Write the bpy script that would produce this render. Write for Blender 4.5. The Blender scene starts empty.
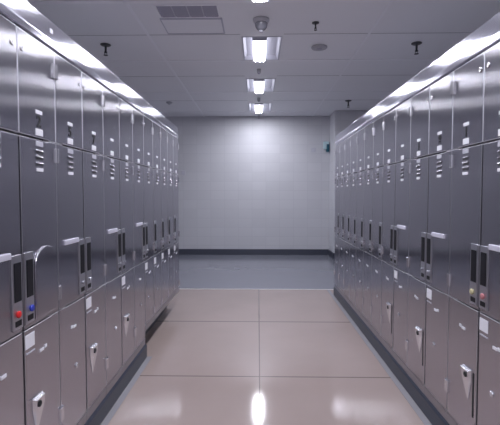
import bpy, bmesh, math, random
from mathutils import Vector, Matrix

random.seed(4)
scene = bpy.context.scene
COL = scene.collection

# ------------------------------------------------------------------ constants
EYE = 1.305
H = 3.0                       # ceiling height
F_PX = 420.0
WR, WL = 1.0, 0.905           # distance of the two door planes from the camera axis
PITCH_R, PITCH_L = 0.2974, 0.290
Y0R, Y0L = 1.9005, 1.5838     # first latch seam of each row
NR, NL = 12, 11               # columns beyond that seam
NEAR = 2                      # columns before that seam
BACK = 9.13                   # back wall
FLOOR_SPLIT = 5.77
DEPTH = 0.46

# ------------------------------------------------------------------ materials
def new_mat(name):
    m = bpy.data.materials.new(name)
    m.use_nodes = True
    nt = m.node_tree
    b = nt.nodes['Principled BSDF']
    return m, nt, b

def plain(name, col, rough=0.5, metal=0.0, spec=0.5, emit=None, estr=0.0):
    m, nt, b = new_mat(name)
    b.inputs['Base Color'].default_value = (*col, 1)
    b.inputs['Roughness'].default_value = rough
    b.inputs['Metallic'].default_value = metal
    b.inputs['Specular IOR Level'].default_value = spec
    if emit:
        b.inputs['Emission Color'].default_value = (*emit, 1)
        b.inputs['Emission Strength'].default_value = estr
    return m

def steel(name, col, rough, aniso, wave=0.0, wscale=(2.2, 2.2, 5.0), rot=0.0):
    """brushed stainless steel, grain running vertically"""
    m, nt, b = new_mat(name)
    N, L = nt.nodes, nt.links
    b.inputs['Metallic'].default_value = 1.0
    b.inputs['Anisotropic'].default_value = aniso
    b.inputs['Anisotropic Rotation'].default_value = rot
    tg = N.new('ShaderNodeTangent'); tg.direction_type = 'RADIAL'; tg.axis = 'Z'
    L.new(tg.outputs[0], b.inputs['Tangent'])
    geo = N.new('ShaderNodeNewGeometry')
    mp = N.new('ShaderNodeMapping'); mp.inputs['Scale'].default_value = (260, 260, 2.5)
    L.new(geo.outputs['Position'], mp.inputs['Vector'])
    nz = N.new('ShaderNodeTexNoise'); nz.inputs['Scale'].default_value = 1.0; nz.inputs['Detail'].default_value = 2
    L.new(mp.outputs[0], nz.inputs['Vector'])
    mr = N.new('ShaderNodeMapRange')
    mr.inputs['To Min'].default_value = rough * 0.96; mr.inputs['To Max'].default_value = rough * 1.04
    L.new(nz.outputs['Fac'], mr.inputs['Value']); L.new(mr.outputs[0], b.inputs['Roughness'])
    mx = N.new('ShaderNodeMix'); mx.data_type = 'RGBA'
    mx.inputs[6].default_value = (*[c * 0.985 for c in col], 1); mx.inputs[7].default_value = (*[c * 1.015 for c in col], 1)
    L.new(nz.outputs['Fac'], mx.inputs[0]); L.new(mx.outputs[2], b.inputs['Base Color'])
    if wave > 0:
        mp2 = N.new('ShaderNodeMapping'); mp2.inputs['Scale'].default_value = wscale
        L.new(geo.outputs['Position'], mp2.inputs['Vector'])
        n2 = N.new('ShaderNodeTexNoise'); n2.inputs['Scale'].default_value = 1.0; n2.inputs['Detail'].default_value = 0
        L.new(mp2.outputs[0], n2.inputs['Vector'])
        bp = N.new('ShaderNodeBump'); bp.inputs['Strength'].default_value = 1.0; bp.inputs['Distance'].default_value = wave
        L.new(n2.outputs['Fac'], bp.inputs['Height']); L.new(bp.outputs[0], b.inputs['Normal'])
    return m

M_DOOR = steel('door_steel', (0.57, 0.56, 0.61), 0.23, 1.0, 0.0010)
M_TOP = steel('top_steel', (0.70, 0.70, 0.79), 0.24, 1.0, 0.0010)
M_RAIL = steel('rail_steel', (0.42, 0.42, 0.46), 0.3, 0.5)
M_EDGE_DULL = plain('dull_edge', (0.46, 0.46, 0.50), 0.4, 1.0)
M_EDGE = plain('edge_highlight', (0.78, 0.78, 0.84), 0.42, 1.0)  # bevel highlight put into the colour, lighter than the door steel
M_CHROME = plain('bright_chrome', (0.86, 0.86, 0.9), 0.22, 1.0)
M_PANELST = steel('lock_panel_steel', (0.60, 0.60, 0.65), 0.38, 0.3)
M_DARK = plain('dark_reveal', (0.07, 0.07, 0.085), 0.5)
M_BLACK = plain('black_plastic', (0.008, 0.008, 0.012), 0.5, spec=0.25)
M_INK = plain('black_ink', (0.012, 0.012, 0.016), 0.7)
M_WHITE = plain('white_label', (0.80, 0.80, 0.86), 0.45)
M_PLATE = plain('grey_plate', (0.50, 0.50, 0.57), 0.4)
M_LILAC = plain('pale_reflection', (0.74, 0.73, 0.84), 0.35, 0.3)  # tone of a wall reflection in the doors
M_RED = plain('red_plastic', (0.65, 0.02, 0.025), 0.3)
M_BLUE = plain('blue_plastic', (0.03, 0.05, 0.42), 0.3)
M_PINK = plain('pink_plastic', (0.55, 0.22, 0.24), 0.35)
M_YELLOW = plain('yellow_plastic', (0.52, 0.47, 0.28), 0.35)
M_GREYK = plain('grey_knob', (0.42, 0.42, 0.47), 0.3, 0.6)
M_RUBBER = plain('black_rubber', (0.030, 0.036, 0.056), 0.35, spec=0.4)
M_LENS = plain('lamp_lens', (0.9, 0.9, 0.95), 0.4, emit=(0.91, 0.92, 1.0), estr=60.0)
M_LENS_SIDE = plain('lamp_lens_side', (0.9, 0.9, 0.95), 0.4, emit=(0.91, 0.92, 1.0), estr=1.8)
M_PAN = plain('lamp_pan', (0.52, 0.52, 0.60), 0.45)
M_TEE = plain('ceiling_tee', (0.85, 0.85, 0.9), 0.3)
M_SEAM = plain('ceiling_seam', (0.42, 0.42, 0.45), 0.7)
M_CAMERA = plain('smoked_dome', (0.24, 0.24, 0.28), 0.15)
M_CAMBASE = plain('dome_base', (0.58, 0.58, 0.63), 0.4)
M_SPRINK = plain('sprinkler_metal', (0.09, 0.09, 0.10), 0.4, 0.6)
M_DETECT = plain('detector_grey', (0.42, 0.42, 0.46), 0.5)
M_VENT = plain('vent_grey', (0.36, 0.36, 0.44), 0.5)
M_TEAL = plain('teal_plastic', (0.01, 0.09, 0.14), 0.35)
M_MINT = plain('mint_plastic', (0.50, 0.66, 0.70), 0.4)
M_BASEB = plain('base_board', (0.055, 0.06, 0.085), 0.35)

def ceiling_mat():
    m, nt, b = new_mat('ceiling_panels')
    N, L = nt.nodes, nt.links
    geo = N.new('ShaderNodeNewGeometry')
    nz = N.new('ShaderNodeTexNoise'); nz.inputs['Scale'].default_value = 1.3; nz.inputs['Detail'].default_value = 2
    L.new(geo.outputs['Position'], nz.inputs['Vector'])
    mx = N.new('ShaderNodeMix'); mx.data_type = 'RGBA'
    mx.inputs[6].default_value = (0.80, 0.80, 0.84, 1); mx.inputs[7].default_value = (0.84, 0.84, 0.88, 1)
    L.new(nz.outputs['Fac'], mx.inputs[0]); L.new(mx.outputs[2], b.inputs['Base Color'])
    b.inputs['Roughness'].default_value = 0.42
    return m

def wall_mat():
    m, nt, b = new_mat('painted_block')
    N, L = nt.nodes, nt.links
    geo = N.new('ShaderNodeNewGeometry')
    sp = N.new('ShaderNodeSeparateXYZ'); L.new(geo.outputs['Position'], sp.inputs[0])
    ad = N.new('ShaderNodeMath'); ad.operation = 'ADD'
    L.new(sp.outputs['X'], ad.inputs[0]); L.new(sp.outputs['Y'], ad.inputs[1])
    cb = N.new('ShaderNodeCombineXYZ'); L.new(ad.outputs[0], cb.inputs['X']); L.new(sp.outputs['Z'], cb.inputs['Y'])
    br = N.new('ShaderNodeTexBrick')
    br.offset = 0.0
    br.inputs['Scale'].default_value = 1.0
    br.inputs['Brick Width'].default_value = 0.30
    br.inputs['Row Height'].default_value = 0.20
    br.inputs['Mortar Size'].default_value = 0.006
    br.inputs['Mortar Smooth'].default_value = 0.6
    br.inputs['Color1'].default_value = (0.535, 0.537, 0.578, 1)
    br.inputs['Color2'].default_value = (0.562, 0.564, 0.605, 1)
    br.inputs['Mortar'].default_value = (0.495, 0.497, 0.543, 1)
    L.new(cb.outputs[0], br.inputs['Vector']); L.new(br.outputs['Color'], b.inputs['Base Color'])
    bp = N.new('ShaderNodeBump'); bp.inputs['Strength'].default_value = 0.25; bp.inputs['Distance'].default_value = 0.004
    inv = N.new('ShaderNodeMath'); inv.operation = 'SUBTRACT'; inv.inputs[0].default_value = 1.0
    L.new(br.outputs['Fac'], inv.inputs[1]); L.new(inv.outputs[0], bp.inputs['Height']); L.new(bp.outputs[0], b.inputs['Normal'])
    b.inputs['Roughness'].default_value = 0.5
    return m

def floor_mat(name, c1, c2, rough, xs=(), ys=()):
    m, nt, b = new_mat(name)
    N, L = nt.nodes, nt.links
    geo = N.new('ShaderNodeNewGeometry')
    nz = N.new('ShaderNodeTexNoise'); nz.inputs['Scale'].default_value = 1.6; nz.inputs['Detail'].default_value = 4
    L.new(geo.outputs['Position'], nz.inputs['Vector'])
    mx = N.new('ShaderNodeMix'); mx.data_type = 'RGBA'
    mx.inputs[6].default_value = (*c1, 1); mx.inputs[7].default_value = (*c2, 1)
    L.new(nz.outputs['Fac'], mx.inputs[0])
    last = mx.outputs[2]
    sp = N.new('ShaderNodeSeparateXYZ'); L.new(geo.outputs['Position'], sp.inputs[0])
    for axis, vals in (('X', xs), ('Y', ys)):
        for v, hw in vals:
            cm = N.new('ShaderNodeMath'); cm.operation = 'COMPARE'
            cm.inputs[1].default_value = v; cm.inputs[2].default_value = hw
            L.new(sp.outputs[axis], cm.inputs[0])
            k = N.new('ShaderNodeMix'); k.data_type = 'RGBA'
            k.inputs[7].default_value = (*[c * 0.45 for c in c1], 1)
            L.new(cm.outputs[0], k.inputs[0]); L.new(last, k.inputs[6]); last = k.outputs[2]
    L.new(last, b.inputs['Base Color'])
    n2 = N.new('ShaderNodeTexNoise'); n2.inputs['Scale'].default_value = 3.0; n2.inputs['Detail'].default_value = 3
    L.new(geo.outputs['Position'], n2.inputs['Vector'])
    mr = N.new('ShaderNodeMapRange'); mr.inputs['To Min'].default_value = rough * 0.75; mr.inputs['To Max'].default_value = rough * 1.3
    L.new(n2.outputs['Fac'], mr.inputs['Value']); L.new(mr.outputs[0], b.inputs['Roughness'])
    return m

M_CEIL = ceiling_mat()
M_WALL = wall_mat()
M_FLOOR = floor_mat('beige_floor', (0.305, 0.245, 0.228), (0.385, 0.312, 0.292), 0.085,
                    xs=((0.012, 0.004), (1.33, 0.004), (-1.31, 0.004), (2.65, 0.004), (-2.63, 0.004)),
                    ys=((4.28, 0.009), (2.97, 0.006), (1.65, 0.005), (0.33, 0.005), (-1.0, 0.005), (-2.3, 0.005)))
M_FLOORB = floor_mat('blue_grey_floor', (0.19, 0.197, 0.238), (0.22, 0.226, 0.27), 0.15)
for _m in (M_FLOOR, M_FLOORB):
    _m.node_tree.nodes['Principled BSDF'].inputs['IOR'].default_value = 1.75
M_BORDER = plain('floor_border', (0.27, 0.265, 0.29), 0.25)
M_STRIP = plain('floor_strip', (0.60, 0.57, 0.57), 0.35)

# ------------------------------------------------------------------ mesh helpers
def link(name, bm, mats, parent=None, loc=None):
    me = bpy.data.meshes.new(name)
    bm.normal_update()
    bm.to_mesh(me); bm.free()
    for m in (mats if isinstance(mats, (list, tuple)) else [mats]):
        me.materials.append(m)
    o = bpy.data.objects.new(name, me)
    COL.objects.link(o)
    if parent: o.parent = parent
    if loc: o.location = loc
    return o

def box(bm, x0, x1, y0, y1, z0, z1, mi=0, bev=0.0):
    if x0 > x1: x0, x1 = x1, x0
    if y0 > y1: y0, y1 = y1, y0
    vs = [bm.verts.new((x, y, z)) for x in (x0, x1) for y in (y0, y1) for z in (z0, z1)]
    idx = [(0, 1, 3, 2), (4, 6, 7, 5), (0, 4, 5, 1), (2, 3, 7, 6), (0, 2, 6, 4), (1, 5, 7, 3)]
    fs = [bm.faces.new([vs[i] for i in q]) for q in idx]
    for f in fs: f.material_index = mi
    if bev > 0:
        es = list({e for f in fs for e in f.edges})
        r = bmesh.ops.bevel(bm, geom=es, offset=bev, segments=2, profile=0.5, affect='EDGES')
        for f in r['faces']: f.material_index = mi
    return bm

def extrude_poly(bm, pts3, vec, mi=0, bev=0.0, seg=2, bmi=None):
    """closed prism: polygon pts3 swept by vec"""
    a = [bm.verts.new(p) for p in pts3]
    b = [bm.verts.new(Vector(p) + Vector(vec)) for p in pts3]
    n = len(a)
    fs = [bm.faces.new(a), bm.faces.new(b[::-1])]
    for i in range(n):
        fs.append(bm.faces.new((a[i], b[i], b[(i + 1) % n], a[(i + 1) % n])))
    for f in fs: f.material_index = mi
    bmesh.ops.recalc_face_normals(bm, faces=fs)
    if bev > 0:
        es = list({e for f in fs for e in f.edges})
        r = bmesh.ops.bevel(bm, geom=es, offset=bev, segments=seg, profile=0.5, affect='EDGES')
        for f in r['faces']: f.material_index = mi if bmi is None else bmi
    return bm

def lathe(bm, prof, axis='Z', origin=(0, 0, 0), n=20, mi=0, direction=1):
    """prof: (radius, height) list, swept round axis"""
    o = Vector(origin)
    rings = []
    for r, h in prof:
        ring = []
        for k in range(n):
            a = 2 * math.pi * k / n
            c, s = math.cos(a) * r, math.sin(a) * r
            if axis == 'Z': p = Vector((c, s, h * direction))
            elif axis == 'X': p = Vector((h * direction, c, s))
            else: p = Vector((c, h * direction, s))
            ring.append(bm.verts.new(o + p))
        rings.append(ring)
    fs = []
    for i in range(len(rings) - 1):
        for k in range(n):
            fs.append(bm.faces.new((rings[i][k], rings[i][(k + 1) % n], rings[i + 1][(k + 1) % n], rings[i + 1][k])))
    fs.append(bm.faces.new(rings[0])); fs.append(bm.faces.new(rings[-1]))
    for f in fs: f.material_index = mi; f.smooth = len(prof) > 4
    fs[-1].smooth = fs[-2].smooth = False
    bmesh.ops.recalc_face_normals(bm, faces=fs)
    return bm

def tag(o, label, cat, group=None):
    o['label'] = label; o['category'] = cat
    if group: o['group'] = group
    return o

def empty(name, loc):
    o = bpy.data.objects.new(name, None)
    o.empty_display_size = 0.1
    o.location = loc
    COL.objects.link(o)
    return o

def struct(name, bm, mats):
    o = link(name, bm, mats)
    o['kind'] = 'structure'
    return o

# ------------------------------------------------------------------ the room
XL, XR, YN = -3.2, 3.2, -3.0
PIL_X, PIL_Y = 1.54, 8.54

bm = bmesh.new()
box(bm, XL, XR, YN, FLOOR_SPLIT, -0.1, 0.0, 0)
box(bm, XL, XR, FLOOR_SPLIT, BACK, -0.1, 0.0, 1)
struct('floor', bm, [M_FLOOR, M_FLOORB])
bm = bmesh.new(); box(bm, XL, XR, FLOOR_SPLIT - 0.015, FLOOR_SPLIT + 0.015, 0.0, 0.002, 0)
struct('trim_1', bm, M_STRIP)

bm = bmesh.new(); box(bm, XL - 0.1, XR + 0.1, BACK, BACK + 0.1, -0.1, H + 0.06); struct('wall_back', bm, M_WALL)
bm = bmesh.new(); box(bm, XL - 0.1, XL, YN, BACK, -0.1, H + 0.06); struct('wall_left', bm, M_WALL)
bm = bmesh.new(); box(bm, XR, XR + 0.1, YN, BACK, -0.1, H + 0.06); struct('wall_right', bm, M_WALL)
bm = bmesh.new(); box(bm, XL - 0.1, XR + 0.1, YN - 0.1, YN, -0.1, H + 0.06); struct('wall_front', bm, M_WALL)
bm = bmesh.new(); box(bm, PIL_X, XR, PIL_Y, BACK, 0.0, H, 0, 0.008); struct('wall_return', bm, M_WALL)
BH = 0.125
bm = bmesh.new(); box(bm, XL, PIL_X - 0.012, BACK - 0.012, BACK, 0.0, BH); struct('baseboard_back', bm, M_BASEB)
bm = bmesh.new()
box(bm, PIL_X - 0.012, PIL_X, PIL_Y - 0.012, BACK, 0.0, BH); box(bm, PIL_X, XR, PIL_Y - 0.012, PIL_Y, 0.0, BH)
struct('baseboard_return', bm, M_BASEB)
bm = bmesh.new(); box(bm, XL, XL + 0.012, YN, BACK - 0.012, 0.0, BH); struct('baseboard_left', bm, M_BASEB)
bm = bmesh.new(); box(bm, XR - 0.012, XR, YN, PIL_Y - 0.012, 0.0, BH); struct('baseboard_right', bm, M_BASEB)

# ceiling with an opening for every lamp
TEES = [3.72 + 1.63 * k for k in range(-3, 4)]
FX0, FX1, FLEN = -0.18, 0.26, 0.78
bm = bmesh.new()
box(bm, XL, FX0, YN, BACK, H, H + 0.02); box(bm, FX1, XR, YN, BACK, H, H + 0.02)
y = YN
for t in TEES:
    box(bm, FX0, FX1, y, t - FLEN, H, H + 0.02); y = t
box(bm, FX0, FX1, y, BACK, H, H + 0.02)
struct('ceiling', bm, M_CEIL)
n = 2
for x in (-1.165, 1.165):
    bm = bmesh.new(); box(bm, x - 0.014, x + 0.014, YN, BACK, H - 0.005, H, 0, 0.0015); struct('trim_%d' % n, bm, M_TEE); n += 1
for t in TEES:
    for x0, x1 in ((XL, -1.179), (-1.151, 1.151), (1.179, XR)):
        if x1 > PIL_X and t > PIL_Y: continue
        bm = bmesh.new(); box(bm, x0, x1, t, t + 0.045, H - 0.006, H, 0, 0.0015); struct('trim_%d' % n, bm, M_TEE); n += 1
for t in [4.5 + 1.55 * k for k in range(-4, 3)]:
    for x0, x1 in ((XL, -1.179), (-1.151, -0.19), (0.27, 1.151), (1.179, XR)):
        bm = bmesh.new(); box(bm, x0, x1, t, t + 0.010, H - 0.002, H); struct('trim_%d' % n, bm, M_SEAM); n += 1

for x0, x1, y1 in ((-WL + 0.012, -WL + 0.052, Y0L + 6 * PITCH_L), (WR - 0.052, WR - 0.012, FLOOR_SPLIT - 0.02)):
    bm = bmesh.new(); box(bm, x0, x1, YN, y1, 0.0, 0.002); struct('trim_%d' % n, bm, M_BORDER); n += 1

# ------------------------------------------------------------------ ceiling lamps
LAMP_WORDS = {
    -2: 'recessed ceiling lamp behind the camera above the near end of the aisle',
    -1: 'recessed ceiling lamp just behind the camera',
    0: 'recessed white ceiling lamp directly overhead near the camera',
    1: 'recessed ceiling lamp cut off by the top edge, before the dome camera',
    2: 'recessed ceiling lamp just beyond the dome camera, largest one seen whole',
    3: 'recessed ceiling lamp second from the back wall, glowing white',
    4: 'small-looking recessed ceiling lamp closest to the back wall'}
def lamp(k, t):
    e = empty('ceiling_lamp', ((FX0 + FX1) / 2, t - FLEN / 2, H))
    tag(e, LAMP_WORDS[k], 'lamp', 'row of recessed ceiling lamps')
    hw, hl = (FX1 - FX0) / 2, FLEN / 2
    bm = bmesh.new()                                     # shallow white pan
    i = 0.03
    b0 = [bm.verts.new((sx * (hw - 0.001), sy * (hl - 0.001), -0.004)) for sx, sy in ((-1, -1), (1, -1), (1, 1), (-1, 1))]
    b1 = [bm.verts.new((sx * (hw - 0.016), sy * (hl - 0.016), -0.004)) for sx, sy in ((-1, -1), (1, -1), (1, 1), (-1, 1))]
    t1 = [bm.verts.new((sx * (hw - i - 0.012), sy * (hl - i - 0.012), 0.05)) for sx, sy in ((-1, -1), (1, -1), (1, 1), (-1, 1))]
    t0 = [bm.verts.new((sx * (hw - 0.001), sy * (hl - 0.001), 0.056)) for sx, sy in ((-1, -1), (1, -1), (1, 1), (-1, 1))]
    for j in range(4):
        q = (j + 1) % 4
        bm.faces.new((b0[j], b0[q], b1[q], b1[j]))
        bm.faces.new((b1[j], b1[q], t1[q], t1[j]))
        bm.faces.new((b0[j], t0[j], t0[q], b0[q]))
    bm.faces.new(t1); bm.faces.new(t0[::-1])
    bmesh.ops.recalc_face_normals(bm, faces=bm.faces)
    link('pan', bm, M_PAN, e)
    cx = -0.024
    bm = bmesh.new()
    pts = [(cx - 0.076, -0.32, 0.05), (cx - 0.076, -0.32, -0.012), (cx - 0.060, -0.32, -0.03), (cx + 0.060, -0.32, -0.03),
           (cx + 0.076, -0.32, -0.012), (cx + 0.076, -0.32, 0.05)]
    extrude_poly(bm, pts, (0, 0.68, 0))
    for f in bm.faces:
        f.material_index = 0 if f.normal.z < -0.9 else 1
    link('lens', bm, [M_LENS, M_LENS_SIDE], e)
    for y0 in (-0.332, 0.361):
        bm = bmesh.new(); box(bm, cx - 0.08, cx + 0.08, y0, y0 + 0.011, -0.02, 0.049, 0, 0.002); link('end_cap', bm, M_PAN, e)
for k, t in zip(range(-2, 5), TEES):
    lamp(k, t)

# ------------------------------------------------------------------ lockers
def side_fn(s, W):
    """v = how far the point stands out from the door plane into the aisle"""
    return lambda v: s * (W - v)

def text_mesh(name, txt, size, reading, s, W, y, z, parent, base):
    cu = bpy.data.curves.new('glyph', 'FONT')
    cu.body = txt; cu.size = size; cu.align_x = 'CENTER'; cu.align_y = 'CENTER'
    cu.extrude = 0.0008; cu.offset = 0.0016
    ob = bpy.data.objects.new('glyph', cu)
    COL.objects.link(ob)
    dg = bpy.context.evaluated_depsgraph_get(); dg.update()
    me = bpy.data.meshes.new_from_object(ob.evaluated_get(dg))
    bpy.data.objects.remove(ob)
    for v in me.vertices:
        x, yy, zz = v.co
        v.co = (s * (W - 0.0012 - zz) - base[0], y + reading * x - base[1], z + yy - base[2])
    if s < 0 and reading < 0 or s > 0 and reading > 0: me.flip_normals()
    me.name = name; me.materials.clear(); me.materials.append(M_INK)
    o = bpy.data.objects.new(name, me); COL.objects.link(o); o.parent = parent
    return o

KNOBS = {(-1, -1): M_RED, (-1, 0): M_BLUE, (1, -1): M_PINK, (1, 0): M_YELLOW}
NUMBERS = {(-1, 0): '2', (-1, 1): '5', (-1, 2): '7', (1, -1): '7', (1, 0): '1', (1, 1): '8', (1, 2): '1'}

def locker(s, k, label):
    W, pitch, y00 = (WR, PITCH_R, Y0R) if s > 0 else (WL, PITCH_L, Y0L)
    X = side_fn(s, W)
    ya, yb = y00 + k * pitch, y00 + (k + 1) * pitch
    near = (k % 2 == 0) or k >= (5 if s > 0 else 7)       # latch on the near or on the far edge
    raised = s < 0 and k >= 6
    zb = 0.205 if raised else 0.105
    base = Vector((s * (W + DEPTH / 2), (ya + yb) / 2, zb))
    root = empty('locker', base)
    tag(root, label, 'locker', 'steel lockers in the left row' if s < 0 else 'steel lockers in the right row')
    detail = k <= 5
    LY = (lambda u: ya + u) if near else (lambda u: yb - u)     # u measured from the latch edge

    def bx(name, mats, parent, u0, u1, v0, v1, z0, z1, bev=0.0):
        bm = bmesh.new()
        box(bm, X(v0) - base.x, X(v1) - base.x, LY(u0) - base.y, LY(u1) - base.y, z0 - zb, z1 - zb, 0, bev)
        return link(name, bm, mats, parent)

    # carcass: dark reveal behind the doors, steel rail under them
    bm = bmesh.new()
    g = 0.0008
    box(bm, X(-0.024) - base.x, X(-DEPTH) - base.x, ya + g - base.y, yb - g - base.y, 0, 1.945 - zb, 0)
    box(bm, X(-0.002) - base.x, X(-0.0245) - base.x, ya + g - base.y, yb - g - base.y, 0.0, 0.05, 1, 0.002)
    link('body', bm, [M_DARK, M_RAIL], root)

    w = pitch
    cut = w * 0.76
    def door(name, z0, z1, lat, lowcut, topcut):
        # outline in (u, z); a wider gap along the latch side of the horizontal joints
        hz = 0.002
        pts = [(lat, z0)]
        if lowcut: pts += [(cut, z0), (cut + 0.006, z0 - lowcut), (w - hz, z0 - lowcut)]
        else: pts += [(w - hz, z0)]
        if topcut: pts += [(w - hz, z1 + topcut), (cut + 0.006, z1 + topcut), (cut, z1)]
        else: pts += [(w - hz, z1)]
        pts += [(lat, z1)]
        bm = bmesh.new()
        extrude_poly(bm, [(X(-0.022) - base.x, LY(u) - base.y, z - zb) for u, z in pts],
                     (X(0) - X(-0.022), 0, 0), 0, 0.0032 if name == 'upper_door' else 0.0024, 3, 1)
        return link(name, bm, [M_DOOR, M_EDGE if name == 'upper_door' else M_EDGE_DULL], root)

    up = door('upper_door', 1.541, 1.940, 0.0022, 0.0035, 0)
    mid = door('middle_door', 0.782, 1.532, 0.0065, 0.0020, 0.0035)
    low = door('lower_door', zb + 0.055, 0.7755, 0.0065, 0, 0.0025)

    c = w * 0.505                                             # centre of labels
    # upper door
    bx('number_bar', M_WHITE, up, c - 0.026, c + 0.026, 0, 0.003, 1.637, 1.653, 0.001)
    bx('name_plate', M_WHITE, up, c - 0.028, c + 0.028, 0, 0.003, 1.549, 1.577, 0.001)
    if (s, k) in NUMBERS:
        text_mesh('door_number', NUMBERS[(s, k)], 0.066, -s, s, W, LY(c), 1.606, up, base)
    bm = bmesh.new()
    lathe(bm, [(0.013, 0), (0.0125, 0.002), (0.010, 0.003), (0.004, 0.003), (0.004, 0.001)], 'X',
          (X(0) - base.x, LY(0.032) - base.y, 1.868 - zb), 16, 0, -s)
    link('keyhole', bm, M_CHROME, up)
    # middle door
    bx('card_plate', M_PLATE, mid, c - 0.028, c + 0.028, 0, 0.003, 1.505, 1.526, 0.001)
    for z in (1.482, 1.457, 1.432):
        bm = bmesh.new()
        yl, yr = LY(c - 0.027) - base.y, LY(c + 0.027) - base.y
        box(bm, X(0) - base.x, X(0.0015) - base.x, yl, yr, z - 0.009 - zb, z + 0.004 - zb, 1)
        pts = [(X(0) - base.x, yl, z + 0.010 - zb), (X(0.006) - base.x, yl, z + 0.003 - zb), (X(0.0045) - base.x, yl, z + 0.002 - zb),
               (X(0) - base.x, yl, z + 0.006 - zb)]
        extrude_poly(bm, pts, (0, yr - yl, 0), 0)
        link('louver', bm, [M_DOOR, M_DARK], mid)
    bx('tag_plate', M_WHITE, mid, c - 0.026, c + 0.026, 0, 0.003, 1.402, 1.416, 0.001)
    bx('lock_panel', M_PANELST, mid, 0.010, 0.074, 0, 0.006, 0.800, 1.080, 0.002)
    bx('lock_window', M_BLACK, mid, 0.019, 0.065, 0.006, 0.0085, 0.905, 1.052, 0.001)
    bx('lock_slot', M_BLACK, mid, 0.022, 0.062, 0.006, 0.008, 0.812, 0.834, 0.0008)
    bm = bmesh.new()
    kn = KNOBS.get((s, k), M_GREYK)
    r = 0.0135 if (s, k) in KNOBS else 0.009
    lathe(bm, [(r * 0.8, 0), (r * 0.8, 0.002), (r, 0.003), (r, 0.008), (r * 0.8, 0.0105), (r * 0.3, 0.0115)], 'X',
          (X(0.006) - base.x, LY(0.046) - base.y, 0.858 - zb), 16, 0, -s)
    ko = link('lock_knob', bm, kn, mid)
    if (s, k) in KNOBS:
        ko['label'] = {M_RED: 'red knob', M_BLUE: 'blue knob', M_PINK: 'pink knob', M_YELLOW: 'yellow knob'}[kn]
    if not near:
        bx('reflection_strip', M_LILAC, mid, 0.082, w * 0.80, 0, 0.010, 1.070, 1.094, 0.003)  # pale bar stands in for a bright wall reflected in the door
    if (s, k) == (-1, 0):                                   # raised arch shaped after a reflection in the flat door
        u0, u1, zc = 0.085, 0.272, 1.015
        R = (u1 - u0) / 2
        pts = [(u0, 0.80), (u1, 0.80)] + [((u0 + u1) / 2 + R * math.cos(a), zc + 0.075 * math.sin(a)) for a in
                                         [math.pi * q / 20 for q in range(21)]]
        bm = bmesh.new()
        extrude_poly(bm, [(X(0) - base.x, LY(u) - base.y, z - zb) for u, z in pts], (X(0.009) - X(0), 0, 0), 0, 0.004)
        link('arched_reflection', bm, M_DOOR, mid)
    # lower door
    if (s < 0 and near) or (s > 0 and not near):
        bx('paper_label', M_WHITE, low, 0.010, 0.078, 0, 0.0015, 0.700, 0.756, 0.0005)
        bx('label_slot', M_PLATE, low, 0.016, 0.078, 0, 0.002, 0.678, 0.684, 0.0005)
    bx('number_tag', M_WHITE, low, c - 0.030, c + 0.002, 0, 0.003, 0.652, 0.665, 0.001)
    bx('number_tag', M_WHITE, low, c + 0.008, c + 0.026, 0, 0.003, 0.657, 0.671, 0.001)
    if near and k < 5:
        # wedge-shaped pull: wide at its top, running down to a point
        u0, u1 = 0.050, 0.128
        zt, zl = 0.485, 0.335
        bm = bmesh.new()
        yc = LY(u0 + 0.02) - base.y
        top = [(X(0) - base.x, LY(u0) - base.y, zt - zb), (X(0) - base.x, LY(u1) - base.y, zt - zb),
               (X(0.018) - base.x, LY(u1 - 0.006) - base.y, zt - 0.006 - zb), (X(0.018) - base.x, LY(u0 + 0.006) - base.y, zt - 0.006 - zb)]
        shl = [(X(0) - base.x, LY(u0) - base.y, zt - 0.05 - zb), (X(0) - base.x, LY(u1) - base.y, zt - 0.035 - zb),
               (X(0.016) - base.x, LY(u1 - 0.008) - base.y, zt - 0.04 - zb), (X(0.016) - base.x, LY(u0 + 0.006) - base.y, zt - 0.05 - zb)]
        bot = [(X(0) - base.x, LY(u0 + 0.026) - base.y, zl - zb), (X(0) - base.x, LY(u0 + 0.036) - base.y, zl - zb),
               (X(0.003) - base.x, LY(u0 + 0.034) - base.y, zl - zb), (X(0.003) - base.x, LY(u0 + 0.028) - base.y, zl - zb)]
        rings = [[bm.verts.new(p) for p in rg] for rg in (top, shl, bot)]
        bm.faces.new(rings[0]); bm.faces.new(rings[2])
        for a, b in ((0, 1), (1, 2)):
            for q in range(4):
                bm.faces.new((rings[a][q], rings[a][(q + 1) % 4], rings[b][(q + 1) % 4], rings[b][q]))
        bmesh.ops.recalc_face_normals(bm, faces=bm.faces)
        bmesh.ops.bevel(bm, geom=list(bm.edges), offset=0.002, segments=2, profile=0.5, affect='EDGES')
        link('pull_handle', bm, M_CHROME, low)
        bm = bmesh.new()
        lathe(bm, [(0.013, 0), (0.013, 0.004), (0.010, 0.0055), (0.0035, 0.0055), (0.0035, 0.003)], 'X',
              (X(0.017) - base.x, LY(u0 + 0.024) - base.y, zt - 0.027 - zb), 16, 0, -s)
        link('lock_cylinder', bm, M_INK, low)
        if s > 0:
            bx('finger_slot', M_INK, low, u0 - 0.022, u0 - 0.010, 0, 0.0012, 0.27, 0.48)
    else:
        bm = bmesh.new()
        lathe(bm, [(0.014, 0), (0.014, 0.004), (0.011, 0.006), (0.004, 0.006), (0.004, 0.003)], 'X',
              (X(0) - base.x, LY(c * 0.8) - base.y, 0.455 - zb), 16, 0, -s)
        link('lock_cylinder', bm, M_CHROME, low)
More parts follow.
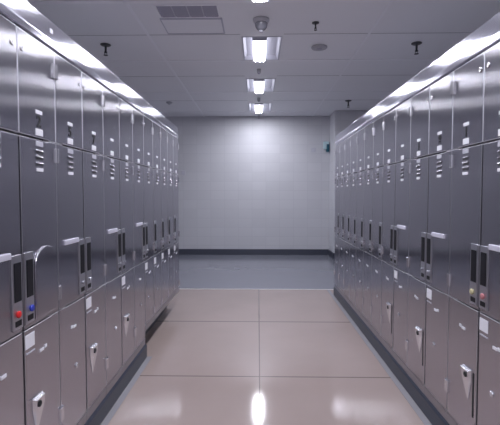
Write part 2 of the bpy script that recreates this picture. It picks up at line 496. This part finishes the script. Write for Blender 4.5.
    # hinge knuckles on the hinge edge
    for par, z in ((up, 1.852), (mid, 1.478), (mid, 0.862), (low, 0.70), (low, 0.30)):
        if z == 0.70: continue
        bm = bmesh.new()
        lathe(bm, [(0.0045, -0.032), (0.0055, -0.031), (0.0055, 0.031), (0.0045, 0.032)], 'Z',
              (X(0.0060) - base.x, LY(w - 0.008) - base.y, z - zb), 12)
        box(bm, X(0) - base.x, X(0.0035) - base.x, LY(w - 0.022) - base.y, LY(w - 0.004) - base.y, z - 0.032 - zb, z + 0.032 - zb)
        link('hinge', bm, M_CHROME, par)
    return root

L_LABELS = {
    -2: 'steel locker in the left row nearest the camera, before the one with the red knob',
    -1: 'steel locker with a red knob, cut by the left edge of the photo',
    0: 'steel locker with a blue knob and a raised arched reflection in the left row, numbered 2',
    1: 'steel locker numbered 5 in the left row, just beyond the blue knob locker',
    2: 'steel locker numbered 7 in the left row, white label and triangular pull below',
    3: 'unnumbered left row steel locker directly beyond the locker numbered 7, with a pale reflection strip',
    4: 'left row steel locker two beyond the one numbered 7, no reflection strip',
    5: 'last left row steel locker standing on the black base, before the recessed kick starts',
    6: 'first left row steel locker over the recessed kick, its bottom edge raised',
    7: 'fifth steel locker from the far end of the left row',
    8: 'fourth steel locker from the far end of the left row',
    9: 'third steel locker from the far end of the left row',
    10: 'second to last steel locker at the far end of the left row',
    11: 'last steel locker at the far end of the left row, toward the back wall'}
R_LABELS = {
    -2: 'steel locker in the right row nearest the camera, before the one with the pink knob',
    -1: 'steel locker with a pink knob, cut by the right edge of the photo',
    0: 'steel locker with a yellow knob and a slot beside its triangular pull, right row',
    1: 'right row steel locker numbered 8, pale reflection strip, beyond the yellow knob locker',
    2: 'right row steel locker just beyond the number 8 locker, triangular pull on its lower door',
    3: 'right row steel locker with the farthest pale reflection strip',
    4: 'right row steel locker just beyond the farthest pale reflection strip',
    5: 'seventh steel locker from the far end of the right row',
    6: 'sixth steel locker from the far end of the right row',
    7: 'fifth steel locker from the far end of the right row',
    8: 'fourth steel locker from the far end of the right row',
    9: 'third steel locker from the far end of the right row',
    10: 'second to last steel locker at the far end of the right row',
    11: 'last steel locker at the far end of the right row, beside the wall corner'}
L_LABELS = {k: v for k, v in L_LABELS.items() if k < NL}
L_LABELS[7] = 'fourth steel locker from the far end of the left row'
L_LABELS[8] = 'third steel locker from the far end of the left row'
L_LABELS[9] = 'second to last steel locker at the far end of the left row'
L_LABELS[10] = 'last steel locker at the far end of the left row, toward the back wall'
for k in range(-NEAR, NL): locker(-1, k, L_LABELS[k])
for k in range(-NEAR, NR): locker(1, k, R_LABELS[k])

# steel top panels and black bases, continuous along each row
def row_top(s, W, ya, yb, label):
    X = side_fn(s, W)
    e = empty('sloped_fascia', (s * (W + DEPTH / 2), (ya + yb) / 2, 1.946))
    tag(e, label, 'locker fascia', 'steel fascias along the locker rows')
    b = e.location
    prof = [(0.002, 1.946), (0.002, 1.979), (-0.001, 1.983), (-0.003, 2.066), (-0.012, 2.070), (-DEPTH, 2.075), (-DEPTH, 1.946)]
    bm = bmesh.new()
    extrude_poly(bm, [(X(v) - b.x, ya - b.y, z - b.z) for v, z in prof], (0, yb - ya, 0), 0, 0.0015)
    link('sloped_sheet', bm, M_TOP, e)
    bm = bmesh.new()
    box(bm, X(0.002) - b.x, X(0.006) - b.x, ya - b.y, yb - b.y, 1.949 - b.z, 1.974 - b.z, 0, 0.0015)
    link('lip', bm, M_TOP, e)
    if s < 0:
        bm = bmesh.new()
        box(bm, X(0.000) - b.x, X(-0.0035) - b.x, 1.845 - b.y, 1.868 - b.y, 2.012 - b.z, 2.032 - b.z, 0, 0.001)
        link('sticker', bm, M_WHITE, e)['label'] = 'small white square sticker'
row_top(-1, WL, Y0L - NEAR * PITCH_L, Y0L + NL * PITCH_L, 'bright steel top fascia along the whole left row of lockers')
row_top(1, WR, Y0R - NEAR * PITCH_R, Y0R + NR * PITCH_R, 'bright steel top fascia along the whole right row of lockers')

def row_base(s, W, ya, yb, z1, v, label):
    X = side_fn(s, W)
    bm = bmesh.new()
    cx, cy = s * (W + DEPTH / 2), (ya + yb) / 2
    prof = [(v + 0.004, 0.0), (v + 0.004, z1 - 0.012), (v - 0.006, z1 - 0.0005), (-DEPTH, z1 - 0.0005), (-DEPTH, 0.0)]
    extrude_poly(bm, [(X(a) - cx, ya - cy, z) for a, z in prof], (0, yb - ya, 0), 0, 0.001)
    o = link('plinth', bm, M_RUBBER, None, (cx, cy, 0))
    tag(o, label, 'plinth', 'black plinths under the locker rows')
ym = Y0L + 6 * PITCH_L
row_base(-1, WL, Y0L - NEAR * PITCH_L, ym, 0.105, 0.006, 'black rubber base on the floor under the near part of the left lockers')
row_base(-1, WL, ym + 0.002, Y0L + NL * PITCH_L, 0.205, -0.15, 'recessed dark kick under the raised far part of the left lockers')
row_base(1, WR, Y0R - NEAR * PITCH_R, Y0R + NR * PITCH_R, 0.105, 0.006, 'black rubber base on the floor under the whole right row of lockers')

# ------------------------------------------------------------------ things on the ceiling
def pendant_sprinkler(x, y, sc, label):
    e = empty('ceiling_sprinkler', (x, y, H)); tag(e, label, 'sprinkler', 'ceiling sprinklers')
    bm = bmesh.new(); lathe(bm, [(0.058 * sc, 0), (0.058 * sc, -0.006), (0.045 * sc, -0.014 * sc), (0.018 * sc, -0.018 * sc), (0.0175 * sc, -0.018 * sc)], 'Z'); link('escutcheon', bm, M_SPRINK, e)
    bm = bmesh.new(); lathe(bm, [(0.013 * sc, -0.016 * sc), (0.011 * sc, -0.075 * sc), (0.017 * sc, -0.08 * sc), (0.017 * sc, -0.092 * sc), (0.009 * sc, -0.096 * sc)], 'Z'); link('stem', bm, M_SPRINK, e)
    bm = bmesh.new()
    for sx in (-1, 1):
        box(bm, sx * 0.014 * sc - 0.002, sx * 0.014 * sc + 0.002, -0.003, 0.003, -0.118 * sc, -0.09 * sc)
    lathe(bm, [(0.004, -0.112 * sc), (0.024 * sc, -0.117 * sc), (0.024 * sc, -0.121 * sc), (0.006, -0.125 * sc)], 'Z'); link('deflector', bm, M_SPRINK, e)
pendant_sprinkler(-1.72, 4.78, 1.0, 'dark pendant sprinkler above the left row of lockers')
pendant_sprinkler(1.77, 4.80, 1.0, 'dark pendant sprinkler above the right row of lockers')
pendant_sprinkler(1.62, 7.65, 1.0, 'pendant sprinkler at the far right, in front of the wall return')
pendant_sprinkler(0.565, 4.22, 0.62, 'small dark sprinkler right of the dome camera, near the round detector')

# dome camera
e = empty('dome_camera', (0.03, 4.13, H)); tag(e, 'dark dome security camera on the ceiling between two lamps', 'camera')
bm = bmesh.new(); lathe(bm, [(0.078, 0), (0.078, -0.02), (0.070, -0.035), (0.062, -0.038), (0.060, -0.038)], 'Z', n=28); link('mount', bm, M_CAMBASE, e)
bm = bmesh.new(); lathe(bm, [(0.060, -0.038)] + [(0.060 * math.cos(a), -0.05 - 0.062 * math.sin(a)) for a in [0.0, 0.25, 0.5, 0.75, 1.0, 1.25, 1.45]], 'Z', n=28); link('dome', bm, M_CAMERA, e)
bm = bmesh.new(); lathe(bm, [(0.020, -0.108), (0.022, -0.113), (0.016, -0.122), (0.006, -0.126), (0.004, -0.126)], 'Z', n=16); link('lens_cap', bm, M_PAN, e)

# round flat detector
e = empty('ceiling_detector', (0.70, 4.90, H)); tag(e, 'flat round grey detector disc on the ceiling right of the lamps', 'detector')
bm = bmesh.new(); lathe(bm, [(0.09, 0), (0.092, -0.008), (0.085, -0.018), (0.06, -0.022), (0.03, -0.022)], 'Z', n=28); link('disc', bm, M_DETECT, e)
bm = bmesh.new(); lathe(bm, [(0.03, -0.022), (0.03, -0.026), (0.026, -0.028), (0.02, -0.028), (0.01, -0.0285)], 'Z', n=20); link('sensor', bm, M_VENT, e)
e = empty('ceiling_detector', (-1.62, 7.72, H)); tag(e, 'small dark detector on the far left of the ceiling before the back wall', 'detector')
bm = bmesh.new(); lathe(bm, [(0.06, 0), (0.06, -0.01), (0.05, -0.02), (0.03, -0.03), (0.02, -0.03)], 'Z', n=24); link('disc', bm, M_DETECT, e)
bm = bmesh.new(); lathe(bm, [(0.02, -0.03), (0.018, -0.04), (0.012, -0.045), (0.004, -0.046), (0.003, -0.046)], 'Z', n=16); link('sensor', bm, M_VENT, e)

# little box sensors in the lamp line
for x, yy, lab in ((0.012, 5.74, 'small dark box sensor on the ceiling between the two middle lamps'),
                   (0.012, 7.42, 'small dark box sensor on the ceiling before the farthest lamp'),
                   (0.02, 9.05, 'small dark box sensor on the ceiling against the back wall')):
    e = empty('ceiling_sensor', (x, yy, H)); tag(e, lab, 'sensor', 'small sensors along the lamp line')
    bm = bmesh.new(); box(bm, -0.027, 0.027, -0.03, 0.03, -0.05, 0, 0, 0.006); link('housing', bm, M_DETECT, e)
    bm = bmesh.new(); lathe(bm, [(0.018, -0.05), (0.018, -0.058), (0.012, -0.066), (0.005, -0.068), (0.003, -0.068)], 'Z', n=16); link('eye', bm, M_VENT, e)

# air vent: four louvred panels in a frame
vx0, vx1, vy0, vy1 = -0.93, -0.36, 3.795, 4.06
e = empty('air_vent', ((vx0 + vx1) / 2, (vy0 + vy1) / 2, H)); tag(e, 'dark four-section air vent grille on the ceiling at the upper left', 'vent')
hw, hl = (vx1 - vx0) / 2, (vy1 - vy0) / 2
bm = bmesh.new()
for x0, x1, y0, y1 in ((-hw, hw, -hl, -hl + 0.012), (-hw, hw, hl - 0.012, hl), (-hw, -hw + 0.012, -hl + 0.012, hl - 0.012), (hw - 0.012, hw, -hl + 0.012, hl - 0.012)):
    box(bm, x0, x1, y0, y1, -0.012, 0, 0, 0.001)
link('frame', bm, M_TEE, e)
bm = bmesh.new(); box(bm, -hw + 0.012, hw - 0.012, -hl + 0.012, hl - 0.012, -0.002, 0); link('backing', bm, M_VENT, e)
cw = (2 * hw - 0.024) / 4
for i in range(4):
    bm = bmesh.new()
    x0 = -hw + 0.012 + i * cw
    for j in range(9):
        yy = -hl + 0.022 + j * 0.0265
        extrude_poly(bm, [(x0 + 0.012, yy, -0.0022), (x0 + 0.012, yy + 0.020, -0.009), (x0 + 0.012, yy + 0.0215, -0.0085), (x0 + 0.012, yy + 0.003, -0.0022)], (cw - 0.02, 0, 0))
    link('louver_section', bm, M_VENT, e)
    if i:
        bm = bmesh.new(); box(bm, x0 - 0.004, x0 + 0.004, -hl + 0.013, hl - 0.013, -0.011, -0.002); link('divider', bm, M_PLATE, e)

ax0, ax1, ay0, ay1 = -0.945, -0.345, 4.085, 4.46
e = empty('ceiling_hatch', ((ax0 + ax1) / 2, (ay0 + ay1) / 2, H)); tag(e, 'flat grey access hatch on the ceiling right behind the air vent', 'hatch')
hw, hl = (ax1 - ax0) / 2, (ay1 - ay0) / 2
bm = bmesh.new()
for x0, x1, y0, y1 in ((-hw, hw, -hl, -hl + 0.016), (-hw, hw, hl - 0.008, hl), (-hw, -hw + 0.008, -hl + 0.016, hl - 0.008), (hw - 0.014, hw, -hl + 0.016, hl - 0.008)):
    box(bm, x0, x1, y0, y1, -0.012, 0, 0, 0.001)
link('frame', bm, M_PAN, e)
bm = bmesh.new(); box(bm, -hw + 0.008, hw - 0.014, -hl + 0.016, hl - 0.008, -0.006, 0); link('panel', bm, M_CEIL, e)

# ------------------------------------------------------------------ things on the back wall
e = empty('wall_dispenser', (1.46, BACK, 2.33)); tag(e, 'mint and dark teal dispenser on the back wall by the right corner', 'dispenser')
bm = bmesh.new(); box(bm, -0.06, 0.055, -0.07, 0, -0.04, 0.12, 0, 0.012); link('housing', bm, M_MINT, e)
bm = bmesh.new(); box(bm, 0.005, 0.06, -0.085, -0.07, -0.10, 0.06, 0, 0.006); box(bm, 0.0, 0.055, -0.07, 0, -0.10, -0.041, 0, 0.004); link('front', bm, M_TEAL, e)
for x, z, lab in ((1.19, 2.27, 'small white plate on the back wall left of the teal dispenser'),
                  (-1.63, 1.79, 'small white plate on the back wall beside the left lockers')):
    e = empty('wall_plate', (x, BACK, z)); tag(e, lab, 'wall plate', 'white plates on the back wall')
    bm = bmesh.new(); box(bm, -0.05, 0.05, -0.012, 0, -0.045, 0.045, 0, 0.004); link('plate', bm, M_PLATE, e)
    bm = bmesh.new(); box(bm, -0.012, 0.012, -0.018, -0.012, -0.02, 0.02, 0, 0.002); link('switch', bm, M_PAN, e)

# ------------------------------------------------------------------ world, camera
w = bpy.data.worlds.new('World'); scene.world = w; w.use_nodes = True
w.node_tree.nodes['Background'].inputs[0].default_value = (0.02, 0.02, 0.022, 1)

cam = bpy.data.cameras.new('camera')
cam.sensor_width = 36.0; cam.lens = F_PX / 500 * 36.0
co = bpy.data.objects.new('camera', cam); COL.objects.link(co)
co.location = (0, 0, EYE)
co.rotation_euler = (math.radians(90) - math.atan(17.5 / F_PX), 0, math.atan(8.0 / F_PX))
scene.camera = co

vs = scene.view_settings
scene.display_settings.display_device = 'sRGB'
vs.view_transform = 'Standard'; vs.look = 'None'; vs.gamma = 1.0; vs.use_curve_mapping = False
vs.exposure = 0.8
scene.cycles.max_bounces = 10
scene.cycles.diffuse_bounces = 6
scene.cycles.glossy_bounces = 6
